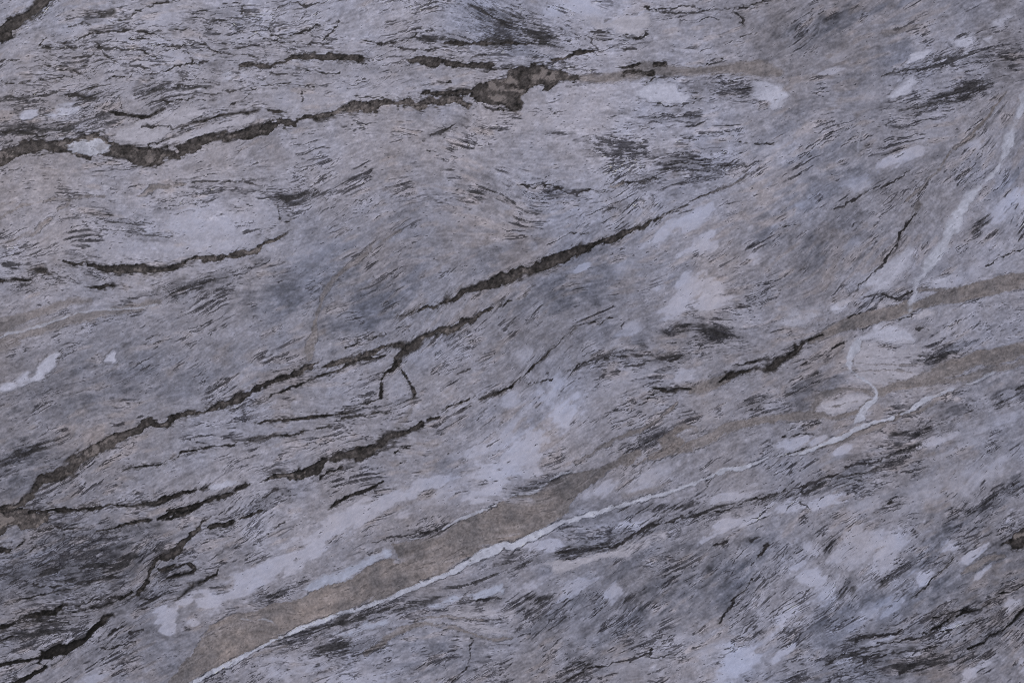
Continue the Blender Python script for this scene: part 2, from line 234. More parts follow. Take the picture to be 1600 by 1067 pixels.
# streaky dark bands, broken along the grain
STREAKY = [
("1375,170,5 1395,165,8 1412,174,10 1437,170,14 1462,155,20 1487,150,24 1512,142,24 1537,130,20 1562,121,14 1590,122,14 1630,119,12",1.1,"streaky dark band near the upper right edge"),
("440,1000,6 500,985,12 560,965,12 620,950,10 680,930,10 740,905,10 800,885,12 860,868,10 930,855,12 1000,832,14 1080,806,12 1150,789,12 1220,772,16 1290,755,20 1350,738,14 1400,715,12 1440,695,8",.72,"dark streaky layer under the long white vein"),
("960,800,6 1000,798,14 1050,792,14 1090,788,6",.8,""),("1390,690,8 1440,674,14 1480,658,10 1520,643,8",.75,""),
("1290,1045,8 1350,1025,12 1420,1040,20 1500,1032,16 1570,1010,8",.7,""),("1300,1015,6 1350,998,10 1400,990,6",.85,""),
("-20,905,8 60,890,26 130,895,34 200,880,24 250,860,8",.62,""),("-20,1000,10 40,990,14 100,985,8",.4,""),("180,945,8 240,930,18 290,925,10",.7,""),
("470,1025,8 520,1015,18 570,1017,18 610,1005,8",.8,""),("1515,800,8 1560,775,16 1630,730,14",.72,""),
("1040,515,6 1080,512,12 1130,523,16 1155,526,6",.9,""),("895,577,4 940,560,9 990,556,9 1040,561,9 1078,555,4",.75,""),
("975,706,6 1010,690,15 1040,678,6",.9,""),("1225,620,10 1260,600,16 1292,583,6",.8,""),("1165,635,8 1200,625,12 1245,633,10",.7,""),
("1375,112,8 1430,108,16 1470,98,16 1520,90,12 1570,95,14 1625,84,12",.6,""),("735,5,10 790,30,30 840,55,26 872,74,8",.72,""),
("810,762,6 850,752,14 892,737,6",.85,""),("1080,140,8 1130,140,16 1195,141,12",.75,""),("1010,275,8 1060,262,18 1120,262,14 1160,258,6",.7,""),
("940,330,6 970,320,12 1000,312,6",.8,""),("730,298,8 770,300,20 800,310,8",.5,""),("425,300,8 450,312,18 480,310,14 510,300,6",.6,""),
("150,338,6 185,345,12 230,362,12 260,370,6",.65,""),("230,462,8 275,455,16 330,440,12 360,430,6",.75,""),("0,160,6 60,155,8 130,150,14 200,146,10 260,140,8 330,132,8",.45,""),
("0,200,8 60,200,16 130,205,10",.6,""),("300,20,8 350,25,20 400,40,16",.4,""),("130,30,8 150,24,16 175,18,8",.6,""),("640,62,6 690,60,12 740,62,10 800,68,10",.6,""),
("405,788,6 440,778,18 470,770,8",.8,""),("0,720,10 40,708,24 90,690,10",.65,""),("590,632,4 625,626,8 655,618,4",.8,""),
("830,935,6 850,932,12 870,930,4",.8,""),("950,950,6 985,935,14 1015,920,6",.75,""),("890,1045,6 910,1036,12 935,1026,5",.8,""),("860,985,6 880,970,12 900,958,5",.7,""),
("1285,868,4 1297,850,10 1310,828,5",.8,""),("1310,938,4 1320,918,11 1332,902,5",.85,""),("1380,905,5 1410,890,10 1440,872,5",.6,""),
("1430,560,8 1465,552,16 1500,545,8",.6,""),("1560,625,8 1585,615,16 1630,600,12",.55,""),("660,836,6 700,822,8 735,806,5",.7,""),("400,940,8 440,926,10 480,908,6",.6,""),
("1520,362,6 1532,348,13 1545,338,5",1.0,""),
]
# taupe bands
TAUPE = [
("905,122,10 950,122,14 985,115,20 1020,108,26 1060,112,14 1100,112,12 1150,108,18 1190,108,26 1215,113,14",.9,5,"soft taupe streak trailing right from the dark blotch"),
("485,560,8 483,549,13 485,534,14 490,524,12 492,504,7",.9,2,"short taupe vein joining the longest dark vein from above"),
("492,504,6 500,480,4 510,452,7 525,432,8 545,417,8 562,403,8 580,387,6",.75,2,"thin curved taupe vein in the grey middle left"),
("602,376,4 615,367,6 625,362,3",.7,3,""),
("1020,714,12 1025,712,14 1050,706,14 1075,700,12 1112,684,15 1137,671,14 1162,664,14 1200,656,11 1237,651,12 1275,648,13 1300,652,8 1325,648,8 1340,641,7 1360,626,5",.95,2.5,"thin taupe band continuing right from the broad one"),
("1042,682,6 1050,678,10 1070,668,10 1087,670,8",.8,3,""),
("1272,640,6 1272,634,10 1280,621,12 1300,612,8 1325,607,6 1350,609,5 1362,616,4",.85,2.5,""),
("1372,611,12 1395,604,14 1425,597,16 1455,589,22 1487,574,24 1520,562,24 1550,557,26 1600,546,22 1630,540,22",1,3,"wide taupe band right of the white vein, lower one"),
("1470,596,10 1512,589,10 1550,577,10 1600,567,10 1630,561,10",.8,3,""),
("1265,533,6 1275,530,8 1300,517,14 1325,507,18 1350,500,20 1375,492,19 1400,487,19 1417,480,18",1,1.8,"taupe band left of the steep white vein"),
("1428,479,10 1450,472,16 1475,464,20 1500,459,22 1525,454,25 1550,450,26 1575,442,25 1600,439,24 1630,434,24",1,1.6,"taupe band reaching the right edge, upper one"),
("1437,455,5 1475,453,6",.9,2,""),
("1080,611,10 1100,606,16 1120,599,17 1135,589,14",1,2,""),
("-30,514,22 0,507,22 37,497,16 75,484,14 107,472,12 140,469,8",.75,4,"dull taupe streak at the left edge above a white thread"),
("-30,534,18 0,530,16 37,522,18 75,510,16 112,500,16 162,490,14 225,477,12 250,472,6",.75,4,"dull taupe streak at the left edge below a white thread"),
("-20,545,20 0,541,20 25,538,14",.6,5,""),
("50,365,6 65,352,7 80,342,4",.8,2,""),("92,327,4 107,319,4",.7,2,""),("-5,385,6 25,374,6 48,362,4",.6,3,""),
("-20,346,4 0,340,4 25,324,4 62,314,3 100,312,3 137,308,5 162,308,4",.7,2,""),
("215,306,3 230,302,6 242,293,8 262,292,3 290,289,3",.9,1.5,""),
("572,1020,8 597,1007,10 615,990,10 640,980,8 670,975,6 695,979,6 720,984,5 737,990,4 755,996,3 800,996,2",.9,2,"thin taupe arc over the grey oval at the bottom"),
("650,970,2 687,964,3 737,965,2 755,967,2",.9,1.2,""),
("900,721,2 925,706,4 940,696,6 960,686,6 985,678,7 1005,671,4 1032,654,3 1060,629,2",.9,1.8,"thin taupe thread above the broad band"),
("1245,709,4 1287,696,7 1317,686,9 1350,674,9 1375,664,7 1407,649,6 1437,641,6 1462,624,5",.85,2.2,""),
("645,622,5 640,644,5 634,656,6",.5,3,""),("630,655,8 620,664,6",.4,4,""),
("1570,145,2 1555,165,4 1545,182,4 1530,195,6 1520,210,3 1500,225,3 1480,242,3 1470,262,3 1462,269,2.5 1442,292,2.5 1425,307,4 1417,314,6",.95,1.2,"fine brown crack running down the right side"),
("1435,319,10 1432,325,7",.8,4,""),
("1505,895,5 1525,885,10 1545,872,9 1567,869,5",.85,2,""),
("955,291,4 960,291,5 972,286,4",.9,1.5,""),
("1330,566,1.5 1355,569,2 1380,569,1.5 1415,571,2 1445,569,1.5",.7,1.2,""),("1330,580,2 1362,578,2.5 1400,579,2.5 1425,583,2",.8,1.2,""),
("1290,635,1.5 1305,633,2 1320,630,1.5 1340,625,1",.7,1,""),
("975,775,10 1010,767,8 1045,755,4",.5,4,""),("400,1022,8 430,1015,6 450,1006,4",.5,3,""),
("1385,55,6 1400,50,8 1420,42,6 1440,40,5",.5,3,""),
]
TAUPEPOLY = [
("1070,664 1050,674 1032,686 1012,696 975,713 950,726 925,731 900,738 875,746 850,761 825,773 800,776 775,787 747,800 690,828 662,842 612,851 620,866 625,877 610,872 575,885 540,907 512,915 487,927 455,940 425,945 400,952 362,960 345,970 327,980 320,992 312,1005 295,1025 280,1042 270,1055 260,1067 230,1090 180,1140 250,1140 285,1078 312,1057 350,1037 400,1012 450,990 500,972 550,952 600,935 650,915 700,892 732,872 775,852 800,847 867,815 892,800 892,790 900,774 920,759 950,736 975,729 1020,716 1050,705 1080,690 1100,672",
 "broad taupe band sweeping from the bottom left to the middle"),
]
# white veins
WHITE = [
("200,1130,8 285,1078,8 312,1060,7 350,1040,7 385,1022,7 400,1013,5 450,989,6 500,972,6 550,955,7 600,937,7 650,917,7 700,896,8 725,882,10 745,870,14 770,860,14 790,852,12 800,854,10 825,842,10 850,830,10 872,820,8 900,811,6 937,799,5 975,787,5 1012,777,5 1050,767,6 1075,757,5 1100,747,6 1130,734,6 1162,727,5 1200,714,3",1.0,1.1,"long thin white vein along the lower side of the taupe band"),
("1215,712,3 1250,708,5 1275,700,6 1300,689,7 1325,678,7 1340,669,9 1362,660,7 1395,652,5",1.0,1.4,"thin white vein continuing to the foot of the steep one"),
("1408,647,4 1417,644,5 1432,634,6 1447,622,8 1462,617,4 1485,608,6 1495,605,3",.9,1.6,""),("1508,600,2 1520,597,3 1547,584,4 1560,578,2",.7,1.6,""),
("1612,135,12 1600,155,14 1594,178,12 1588,192,10 1580,208,16 1577,222,14 1570,240,8 1562,260,7 1550,275,5 1530,294,9 1512,312,10 1500,332,18 1490,354,18 1480,374,18 1467,392,20 1455,409,18 1442,427,14 1432,447,12 1430,462,9 1422,477,8 1420,490,9 1407,497,8 1400,502,4",.95,2.4,"steep white vein descending the right side across the taupe band"),
("1345,528,10 1340,537,12 1332,549,14 1326,564,10 1328,579,5 1350,594,4 1365,604,6 1368,614,6 1366,624,7 1352,637,7 1345,649,14 1337,659,12",.95,2,"lower offset piece of the steep white vein"),
("-20,532,4 0,527,4 37,517,5 75,505,5 112,493,3 145,484,3 187,483,3 225,481,4 245,477,3",.75,1.8,"faint white thread between dull taupe streaks at left"),
("800,772,3 825,771,3 850,759,3 870,744,4 900,736,3",.8,1.6,""),("690,826,4 712,815,4 747,800,4 775,787,3",.9,1.4,""),("625,845,3 662,840,3",.8,1.4,""),
("1347,188,3 1340,235,3",.35,1.4,""),("1285,30,2 1280,55,2",.3,1.6,""),("365,965,3 385,967,3 400,970,2",.7,1.5,""),("402,968,4 415,966,3 428,975,2",.6,1.5,""),
("1300,770,3 1340,745,3 1375,722,3 1400,710,3",.5,2,""),("550,985,3 590,972,3",.5,2,""),
]
# hairline cracks: x,y,width ; darkness
HAIR = """77,65,1.5 112,64,2 135,56,2 155,50,2.5 185,47,2.5 217,49,2.5 237,55,2 265,65,1.5|225,72,1 265,71,2 317,71,2.5 332,80,2 362,87,2 400,91,2
152,75,2 175,74,2 195,76,2 217,79,2.5 237,90,2 262,105,1|150,67,2 160,80,1.2 185,97,1.5 210,101,1.2 232,110,1.5|235,117,3 265,112,3 277,104,3 300,100,3 325,95,2
52,155,1.5 82,151,2 125,146,2.5 142,139,2.5 170,135,2|0,96,2 30,95,2|62,102,1.5 117,101,1 150,110,1|0,132,1.5 25,129,1|165,40,1.5 192,32,1.5 215,17,1.5 240,8,1.5 275,4,1
222,196,1.5 245,197,2 265,195,2 272,199,2 295,195,2|185,155,1 190,172,1|415,25,2 435,12,2 460,4,2 477,12,2 500,5,3 520,0,2|419,37,1.5 420,47,1.5 430,57,2 450,60,2 475,49,3 500,38,3
1007,12,2 1025,19,3 1050,21,3 1065,25,4 1087,20,3 1125,15,2 1162,12,2 1200,2,3|1017,17,2 1050,12,2 1087,10,3|922,52,4 940,52,3 965,54,2 985,57,2 1005,58,2 1011,51,2|922,60,3 928,72,2 935,80,2
1025,160,1.5 1045,166,1.5 1075,162,1.5 1097,150,1|965,75,1.5 995,76,1|1050,252,2 1087,257,2 1125,260,2 1157,259,2|1152,222,2 1165,221,2|1180,224,2 1190,225,3 1210,222,2
1005,130,2 1025,124,2.5 1042,121,2 1055,125,1.5|807,288,2 830,293,2 850,286,2 870,294,4 892,301,4 907,298,4 920,299,2.5 940,299,2 952,298,3|972,286,3 995,286,2 1017,282,2 1035,269,1.5
1040,391,1.5 1045,397,3|890,363,1.5 920,364,1.5|960,497,1 907,509,1|1220,353,2 1230,352,3 1242,349,2|1302,327,2 1335,312,2 1360,297,2 1400,282,1.5 1420,269,2|1542,419,1.5 1570,402,1.5 1600,387,1.5
1350,464,3 1375,462,4 1400,467,4 1412,459,3 1425,454,3|1325,499,1.5 1355,487,1.5|1400,502,1.5 1420,494,1.5 1440,489,1.5|1432,516,1.5 1450,513,1|1322,535,2 1300,546,3 1275,559,2.5 1250,571,3
1217,714,2 1262,699,2|1200,774,5 1237,766,3 1275,754,3 1312,739,2.5 1335,726,2.5 1375,719,2 1415,701,2 1437,694,2|1222,684,1.5 1250,678,1.5 1272,681,1.5|1370,799,1.5 1395,781,2|1250,784,1.5 1267,796,1.5
1335,1000,3 1360,995,4 1387,992,3 1412,987,1.5|1287,1040,2 1320,1022,2 1350,1015,2 1387,1007,2 1425,997,2 1475,987,2 1525,970,1.5|1337,1042,3 1362,1030,2 1400,1022,2 1437,1012,2 1470,1010,1.5|1405,1052,4 1432,1035,3
882,1067,3 905,1055,4 920,1047,3 940,1041,4 970,1034,3 990,1027,2.5 1002,1024,3 1025,1012,1.5 1045,1000,1.5|1002,1024,2 1050,1024,1.5|1125,972,3 1135,957,3 1150,937,3 1162,927,2 1170,915,4 1182,897,2
1185,870,4 1200,850,3|1112,852,3 1135,845,3|1170,845,3 1187,841,3|870,862,3 920,857,4 955,853,3 987,837,4 1025,820,3 1075,807,3 1112,800,2|887,873,1.5 950,860,1.5|945,559,3 975,555,2.5
977,569,2 995,570,2.5 1015,566,2|1000,550,3 1015,550,2|897,576,2 925,559,1.5 960,546,1.5|1025,560,2 1047,561,5 1070,556,2|1000,631,1.5 1017,619,2 1027,610,2|827,600,1.5 862,594,1.5|1117,799,3 1150,789,3 1175,780,3 1200,776,4
885,783,1.5 896,776,2|540,545,1.5 560,534,2|715,584,2 732,575,2|625,724,1.5 635,719,2|722,639,3 735,634,2.5|410,777,3 432,765,4|420,834,1.5 447,815,1.5|720,860,2 735,872,1.5|482,1025,2 500,1027,2 512,1022,2
705,1067,1.5 732,1040,1.5 739,1000,1.5|722,935,3 737,937,3 762,935,3 782,932,3|585,847,2 612,839,2.5 650,835,2.5 682,827,3|617,709,2 628,700,2 640,698,3|1430,334,3 1420,349,3 1407,364,5 1405,374,4 1397,389,3 1380,412,3 1360,432,2.5 1342,447,3 1338,454,3
437,330,2 440,345,3 452,346,2|1148,10,1.5 1165,40,1|857,0,1.5 855,12,1.5|1230,672,2 1280,660,1.5|620,514,2 640,510,1.5|575,529,2 600,522,2|970,510,1.5 985,501,1.5|75,60,2 62,70,1.5 110,72,1|300,285,1.5 350,284,2 400,286,1.5
107,40,1.5 130,35,1.5 147,42,1.2|112,91,1.2 137,86,1.5 150,82,1|175,121,1.2 202,120,1.5 207,116,1|270,41,1.2 285,37,1|262,47,1 312,45,1|382,25,1.2 400,25,1|342,65,1.4 360,74,1.2 390,74,1
357,165,2 375,157,2 390,150,1.5|250,157,2 265,160,3 295,157,2|277,136,2 300,136,2 322,139,1.5|232,227,2 250,220,3 262,216,1.5|160,170,1.8 175,175,2|107,152,3 125,150,5 150,155,4|0,207,3 30,205,4 57,212,3 82,210,2
400,52,1.2 437,67,1.5 482,67,1.2 520,66,1|570,66,2 590,70,2 617,66,2.8 637,61,2 650,54,1.5|507,62,1.5 517,50,1.4 530,32,1.5|400,122,1.6 412,126,2|425,116,2 450,117,2|687,131,2 705,131,2|557,150,2 585,154,2.6 597,155,2
737,87,2 762,86,2|757,110,1.5 800,105,1.5|737,155,2 762,170,3.2 777,171,3|675,212,3 695,205,4 712,192,1.5|667,234,3 677,235,1.5|42,867,2 57,857,2|100,827,2.5 130,822,2|62,830,2 82,827,3 107,825,2.5
50,914,2 87,915,2.6 120,911,2 155,904,3 185,900,3 212,899,2|120,945,2 150,936,2 190,929,2|220,935,2.6 250,936,3 260,934,2|210,952,2 237,947,1.5|160,1012,2 180,1012,1.6 212,1000,1.5|170,992,3 192,980,3|205,987,4 225,982,2
30,130,1.2 70,126,1.4 110,120,1.2|60,75,1.3 90,72,1.5 120,75,1.2|200,60,1.2 225,62,1.4 245,70,1.2|285,78,1.2 300,90,1.3 297,100,1.2|330,30,1.2 352,35,1.6 372,46,1.3|380,8,1.5 372,25,1.2|90,110,1.2 118,112,1.4 140,122,1.2|20,150,1.3 45,160,1.3
300,150,1.4 335,148,1.6 370,142,1.4 400,138,1.4|410,135,1.4 450,130,1.4 490,138,1.2|470,145,1 472,160,1|620,75,1.5 660,78,1.8 690,74,1.4|860,110,1.2 900,105,1.4|1130,70,1.4 1155,60,2 1180,52,1.5|1095,103,2 1110,100,3 1130,92,2"""
# webs of fine cracks: x y rx ry angle strength
WEBS = """200 80 200 50 5 1.05;380 40 110 40 5 1.1;480 60 60 40 20 .9;120 160 130 40 5 1.05;60 205 90 30 5 1.2;300 130 120 25 5 1.1;560 110 120 30 0 .9;640 60 80 25 5 .8
790 45 80 35 -25 1;850 60 60 30 -25 1;960 70 90 25 0 .9;1100 20 90 22 12 .9;1140 150 80 28 5 1;1060 180 80 20 0 .9;1060 250 120 22 -5 1;960 240 80 24 -10 .9;870 305 60 25 -10 1
760 300 60 35 -15 .8;450 310 70 22 -15 .9;300 310 80 20 0 .8;190 355 70 24 0 .9;280 450 110 22 12 1;60 430 80 24 0 1;150 430 60 22 0 .9
110 875 130 46 8 1.1;60 1000 90 44 20 1;240 910 80 36 20 1.1;380 850 60 24 20 .8;420 780 60 22 15 1;170 970 90 22 22 .9;40 715 50 26 28 .9;350 800 60 20 15 .9
560 1010 90 28 12 1;650 1040 80 24 10 .8;760 1035 60 24 20 .8;480 1000 60 16 22 .9;720 945 90 14 18 .9;860 860 90 18 18 1;980 835 110 18 18 1.1;1120 800 80 14 18 1
900 940 90 34 28 .8;1000 940 80 40 35 .8;900 1030 100 26 28 .9;1050 1040 70 22 28 .8;1140 870 50 50 50 .8;1180 960 40 40 50 .7
1270 760 110 20 20 1.2;1390 720 70 18 27 1.2;1440 675 70 20 25 1.1;1500 640 70 22 25 1;1580 610 40 24 20 .9;1470 555 60 16 25 1;1260 605 50 22 27 1.1;1200 630 60 18 12 1
1420 1010 160 30 18 1.1;1380 1045 160 24 15 1.2;1530 990 80 36 30 1;1570 900 50 30 30 .8;1480 860 60 26 38 .8;1300 860 40 30 45 .8;1230 900 40 34 45 .7;1310 930 30 26 50 .8
1560 770 60 22 36 1;1260 980 60 20 32 .8;960 555 70 18 14 1;1060 560 50 16 8 1.1;1110 520 50 18 5 1.1;1160 575 60 16 22 1;1010 690 50 16 25 1.1;860 752 60 12 20 1
1470 100 70 32 20 1;1560 90 60 30 15 1;1500 145 90 18 22 1.1;1390 465 50 12 5 .9;1250 30 50 26 38 .7;1310 350 70 30 25 .6;700 205 50 20 30 .8;620 130 60 20 0 .6;640 830 70 9 18 1;440 930 50 10 22 1"""
# ---------------------------------------------------------------- numeric helpers
W_MM, H_MM = 1600.0, 1067.0
PITCH = 1.34
MX, MY = 160.0, 107.0                    # the slab runs on past the frame
NX = int((W_MM + 2*MX)/PITCH) + 1
NY = int((H_MM + 2*MY)/PITCH) + 1
gx = (-MX + PITCH*np.arange(NX)).astype(np.float32)
gy = (-MY + PITCH*np.arange(NY)).astype(np.float32)
X, Y = np.meshgrid(gx, gy)
rng = np.random.default_rng(7)

def smooth(a, b, v):
    t = np.clip((v - a)/(b - a), 0, 1)
    return t*t*(3 - 2*t)

def spline_matrix(n_out, n_in, pos):
    """cubic B-spline weights for sampling n_in controls at positions pos"""
    i = np.floor(pos).astype(int); f = pos - i
    w = np.stack([(1-f)**3/6, (3*f**3-6*f**2+4)/6, (-3*f**3+3*f**2+3*f+1)/6, f**3/6], 1)
    M = np.zeros((n_out, n_in), np.float32)
    for k in range(4):
        np.add.at(M, (np.arange(n_out), np.clip(i + k - 1, 0, n_in - 1)), w[:, k])
    return M

def taps(pos, n_in):
    i = np.floor(pos).astype(int); f = (pos - i).astype(np.float32)
    w = [(1-f)**3/6, (3*f**3-6*f**2+4)/6, (-3*f**3+3*f**2+3*f+1)/6, f**3/6]
    return [(np.clip(i + k - 1, 0, n_in - 1), w[k]) for k in range(4)]

def noise(cell):
    """smooth random field with cells of the given size in mm, zero mean and unit spread"""
    nx = int((gx[-1]-gx[0])/cell) + 5; ny = int((gy[-1]-gy[0])/cell) + 5
    r = rng.standard_normal((ny, nx), dtype=np.float32)
    a = sum(r[i]*w[:, None] for i, w in taps((gy - gy[0])/cell + 1.37, ny))
    v = sum(a[:, i]*w[None, :] for i, w in taps((gx - gx[0])/cell + 1.61, nx))
    return (v - v.mean())/v.std()

def fbm(cell, octaves, gain=0.55):
    s = 0; a = 1
    for k in range(octaves):
        s = s + a*noise(cell/2**k); a *= gain
    return s/s.std()

def raster(txt, fn=float):
    rows = txt.split() if len(txt.split()) == 11 else None
    if rows: a = np.array([[float(c) for c in r] for r in rows], np.float32)
    else: a = np.array([[float(c) for c in r.split()] for r in txt.strip().split('\n')], np.float32)
    return a

def spread(a, xx=None, yy=None):
    """smooth interpolation of a 100 mm raster"""
    A = spline_matrix(NY, 11, np.clip((gy - 50)/97.0, -1, 11))
    B = spline_matrix(NX, 16, np.clip((gx - 50)/100.0, -1, 16))
    return A @ a @ B.T

def pts(s):
    return [tuple(float(v) for v in p.split(',')) for p in s.split()]

def extend(p):
    """run a line on beyond the frame when its end touches the frame"""
    p = list(p)
    for e, q in ((0, 1), (-1, -2)):
        x, y = p[e][:2]
        if x < 4 or x > W_MM - 4 or y < 4 or y > H_MM - 4:
            dx, dy = x - p[q][0], y - p[q][1]; L = math.hypot(dx, dy) or 1
            n = (x + 190*dx/L, y + 190*dy/L, p[e][2])
            p = [n] + p if e == 0 else p + [n]
    return p

def refine(p):
    """Catmull-Rom so that traced lines bend smoothly"""
    if len(p) < 3: return p
    a = np.array(p); a = np.vstack([2*a[0]-a[1], a, 2*a[-1]-a[-2]]); out = []
    for i in range(1, len(a)-2):
        p0, p1, p2, p3 = a[i-1], a[i], a[i+1], a[i+2]
        for t in (0, .34, .67):
            q = .5*((2*p1)+(-p0+p2)*t+(2*p0-5*p1+4*p2-p3)*t*t+(-p0+3*p1-3*p2+p3)*t**3)
            q[2] = max(q[2], .5); out.append(tuple(q))
    out.append(tuple(a[-2])); return out

# low-frequency wobble of every traced outline
WX = X + 2.2*noise(34) + 1.5*noise(14) + 0.9*noise(7) + .5*noise(3.5)
WY = Y + 2.0*noise(34) + 1.4*noise(14) + 0.9*noise(7) + .5*noise(3.5)
WXs = X + .8*noise(30) + .6*noise(12) + .45*noise(6)
WYs = Y + .8*noise(30) + .6*noise(12) + .45*noise(6)
# the wobble may not carry the outlines too far

def window(p, pad):
    a = np.array([q[:2] for q in p]); 
    x0, y0 = a.min(0) - pad; x1, y1 = a.max(0) + pad
    i0 = max(0, int((x0 - gx[0])/PITCH)); i1 = min(NX, int((x1 - gx[0])/PITCH) + 2)
    j0 = max(0, int((y0 - gy[0])/PITCH)); j1 = min(NY, int((y1 - gy[0])/PITCH) + 2)
    return (slice(j0, j1), slice(i0, i1)) if i1 > i0 and j1 > j0 else None

def line_sd(p, wx, wy, pad=14):
    """signed distance (mm) to a line of varying width; yields window and values"""
    pad = pad + max(q[2] for q in p)
    win = window(p, pad)
    if win is None: return None, None
    sd = np.full(wx[win].shape, 1e3, np.float32)
    j0, i0 = win[0].start, win[1].start
    for (xa, ya, wa), (xb, yb, wb) in zip(p[:-1], p[1:]):
        w2 = window([(xa, ya), (xb, yb)], pad)
        if w2 is None: continue
        sub = (slice(w2[0].start-j0, w2[0].stop-j0), slice(w2[1].start-i0, w2[1].stop-i0))
        x = wx[w2]; y = wy[w2]
        dx, dy = xb-xa, yb-ya; L2 = dx*dx+dy*dy or 1e-6
        t = np.clip(((x-xa)*dx+(y-ya)*dy)/L2, 0, 1)
        d = np.hypot(x-xa-t*dx, y-ya-t*dy) - .5*(wa+t*(wb-wa))
        np.minimum(sd[sub], d, out=sd[sub])
    return win, sd

def poly_sd(p, wx, wy, pad=16):
    win = window(p, pad)
    if win is None: return None, None
    x = wx[win]; y = wy[win]
    d = np.full(x.shape, 1e3, np.float32); inside = np.zeros(x.shape, bool)
    for (xa, ya), (xb, yb) in zip(p, p[1:] + p[:1]):
        dx, dy = xb-xa, yb-ya; L2 = dx*dx+dy*dy or 1e-6
        t = np.clip(((x-xa)*dx+(y-ya)*dy)/L2, 0, 1)
        d = np.minimum(d, np.hypot(x-xa-t*dx, y-ya-t*dy))
        if ya != yb:
            c = ((ya > y) != (yb > y)) & (x < (xb-xa)*(y-ya)/(yb-ya) + xa)
            inside ^= c
    return win, np.where(inside, -d, d)

# ---------------------------------------------------------------- grain direction of the stone
GS = 16.0
fx = np.arange(gx[0], gx[-1]+GS, GS); fy = np.arange(gy[0], gy[-1]+GS, GS)
ang = np.radians(raster(FLOW))
c2 = spread(np.cos(2*ang)); s2 = spread(np.sin(2*ang))
FX, FY = np.meshgrid(fx, fy)
ii = np.clip(((FX-gx[0])/PITCH).astype(int), 0, NX-1); jj = np.clip(((FY-gy[0])/PITCH).astype(int), 0, NY-1)
C2 = c2[jj, ii].copy(); S2 = s2[jj, ii].copy()
WT = np.ones_like(C2)
for row in DARK + TAUPE + WHITE + STREAKY:
    p = pts(row[0])
    for (xa, ya, wa), (xb, yb, wb) in zip(p[:-1], p[1:]):
        L = math.hypot(xb-xa, yb-ya)
        if L < 6: continue
        th = math.atan2(-(yb-ya), xb-xa); mx, my = (xa+xb)/2, (ya+yb)/2
        g = 1.1*np.exp(-((FX-mx)**2+(FY-my)**2)/(2*24.0**2))
        if abs(math.sin(th)) > .85: g *= .15
        C2 += g*math.cos(2*th); S2 += g*math.sin(2*th); WT += g
C2 += .10*WT*rng.standard_normal(C2.shape); S2 += .10*WT*rng.standard_normal(C2.shape)
A = spline_matrix(NY, len(fy), (gy-gy[0])/GS); B = spline_matrix(NX, len(fx), (gx-gx[0])/GS)
TH = .5*np.arctan2(A@S2@B.T, A@C2@B.T) + .12*noise(40) + .08*noise(90)
DX = np.cos(TH).astype(np.float32); DY = (-np.sin(TH)).astype(np.float32)

def drag(fields, lengths, step=1.0):
    """smear noise along the grain: one result per length (in mm)"""
    acc = [f.copy() for f in fields]; n = 1; out = {}
    base_x = np.arange(NX, dtype=np.float32)[None, :] + np.zeros((NY, 1), np.float32)
    base_y = np.arange(NY, dtype=np.float32)[:, None] + np.zeros((1, NX), np.float32)
    px = [base_x.copy(), base_x.copy()]; py = [base_y.copy(), base_y.copy()]
    vx = [DX, -DX]; vy = [DY, -DY]
    for k in range(1, max(lengths) + 1):
        for d in (0, 1):
            px[d] = np.clip(px[d] + step*vx[d], 0, NX-1); py[d] = np.clip(py[d] + step*vy[d], 0, NY-1)
            q = (py[d] + .5).astype(np.int32)*NX + (px[d] + .5).astype(np.int32)
            q = np.minimum(q, NX*NY-1)
            s = 1.0 if d == 0 else -1.0
            if k % 3 == 1:
                vx[d] = s*DX.ravel()[q]; vy[d] = s*DY.ravel()[q]
            for m, f in enumerate(fields):
                acc[m] += f.ravel()[q]
        if k in lengths:
            out[k] = [(a - a.mean())/a.std() for a in acc]
    return out

_d = drag([noise(1.3), noise(2.3), noise(5.0), noise(11), noise(.95)], [1, 2, 5, 11])
S0 = _d[1][4]; S0b = _d[2][4]; S0c = _d[5][4]
S1c = _d[11][0]; S1 = _d[2][0]; S1b = _d[5][0]; SM = _d[2][1]; S2a = _d[5][1]; S2b = _d[11][1]; S2c = _d[5][2]; S3 = _d[11][2]; S4 = _d[11][3]
_d = drag([noise(2.0), noise(5.5), noise(4.2), noise(8.5)], [9, 20, 36])
LF, LM = _d[36][:2]; LS = _d[9][2]; LB = _d[20][3]          # long fine and long broad laminations
ISO = fbm(5.5, 3, .8)    # even grain
CL = fbm(60, 4)          # clouds
FG = fbm(3.6, 3, .8)     # granular
FG2 = noise(1.5)
PT = fbm(14, 4, .7)
PS = .6*S4 + .5*S3 + .4*PT; PS /= PS.std()
JX = 1.6*noise(5) + 1.0*noise(2.4); JY = 1.6*noise(5) + 1.0*noise(2.4)

# ---------------------------------------------------------------- colour of the minerals (display values of the photograph)
def rgb(r, g, b): return np.array([r, g, b], np.float32)
ja = .35
wobx = 14*CL*ja
pale = spread(raster(PALE)); cool = spread(raster(COOL)); fleck = spread(raster(FLECK))
tone = 82 + 9.4*pale + 3.0*CL
dens = fleck/9*.54
cool = (cool - 4.6)/4.4 + .10*noise(45) + .06*PT

def ellipses(txt):
    for e in txt.replace('\n', ';').split(';'):
        if e.strip():
            yield [float(v) for v in e.split()]

def blob(x, y, rx, ry, a, rough=.34):
    R = max(rx, ry)*1.7 + 6
    win = window([(x, y)], R)
    if win is None: return None, None
    c, s = math.cos(math.radians(a)), math.sin(math.radians(a))
    u = (X[win]-x)*c - (Y[win]-y)*s; v = (X[win]-x)*s + (Y[win]-y)*c
    d = np.sqrt((u/rx)**2 + (v/ry)**2) + rough*(.45*S4[win] + .5*S3[win] + .30*S2a[win] + .30*PT[win])
    return win, smooth(1.3, .45, d)

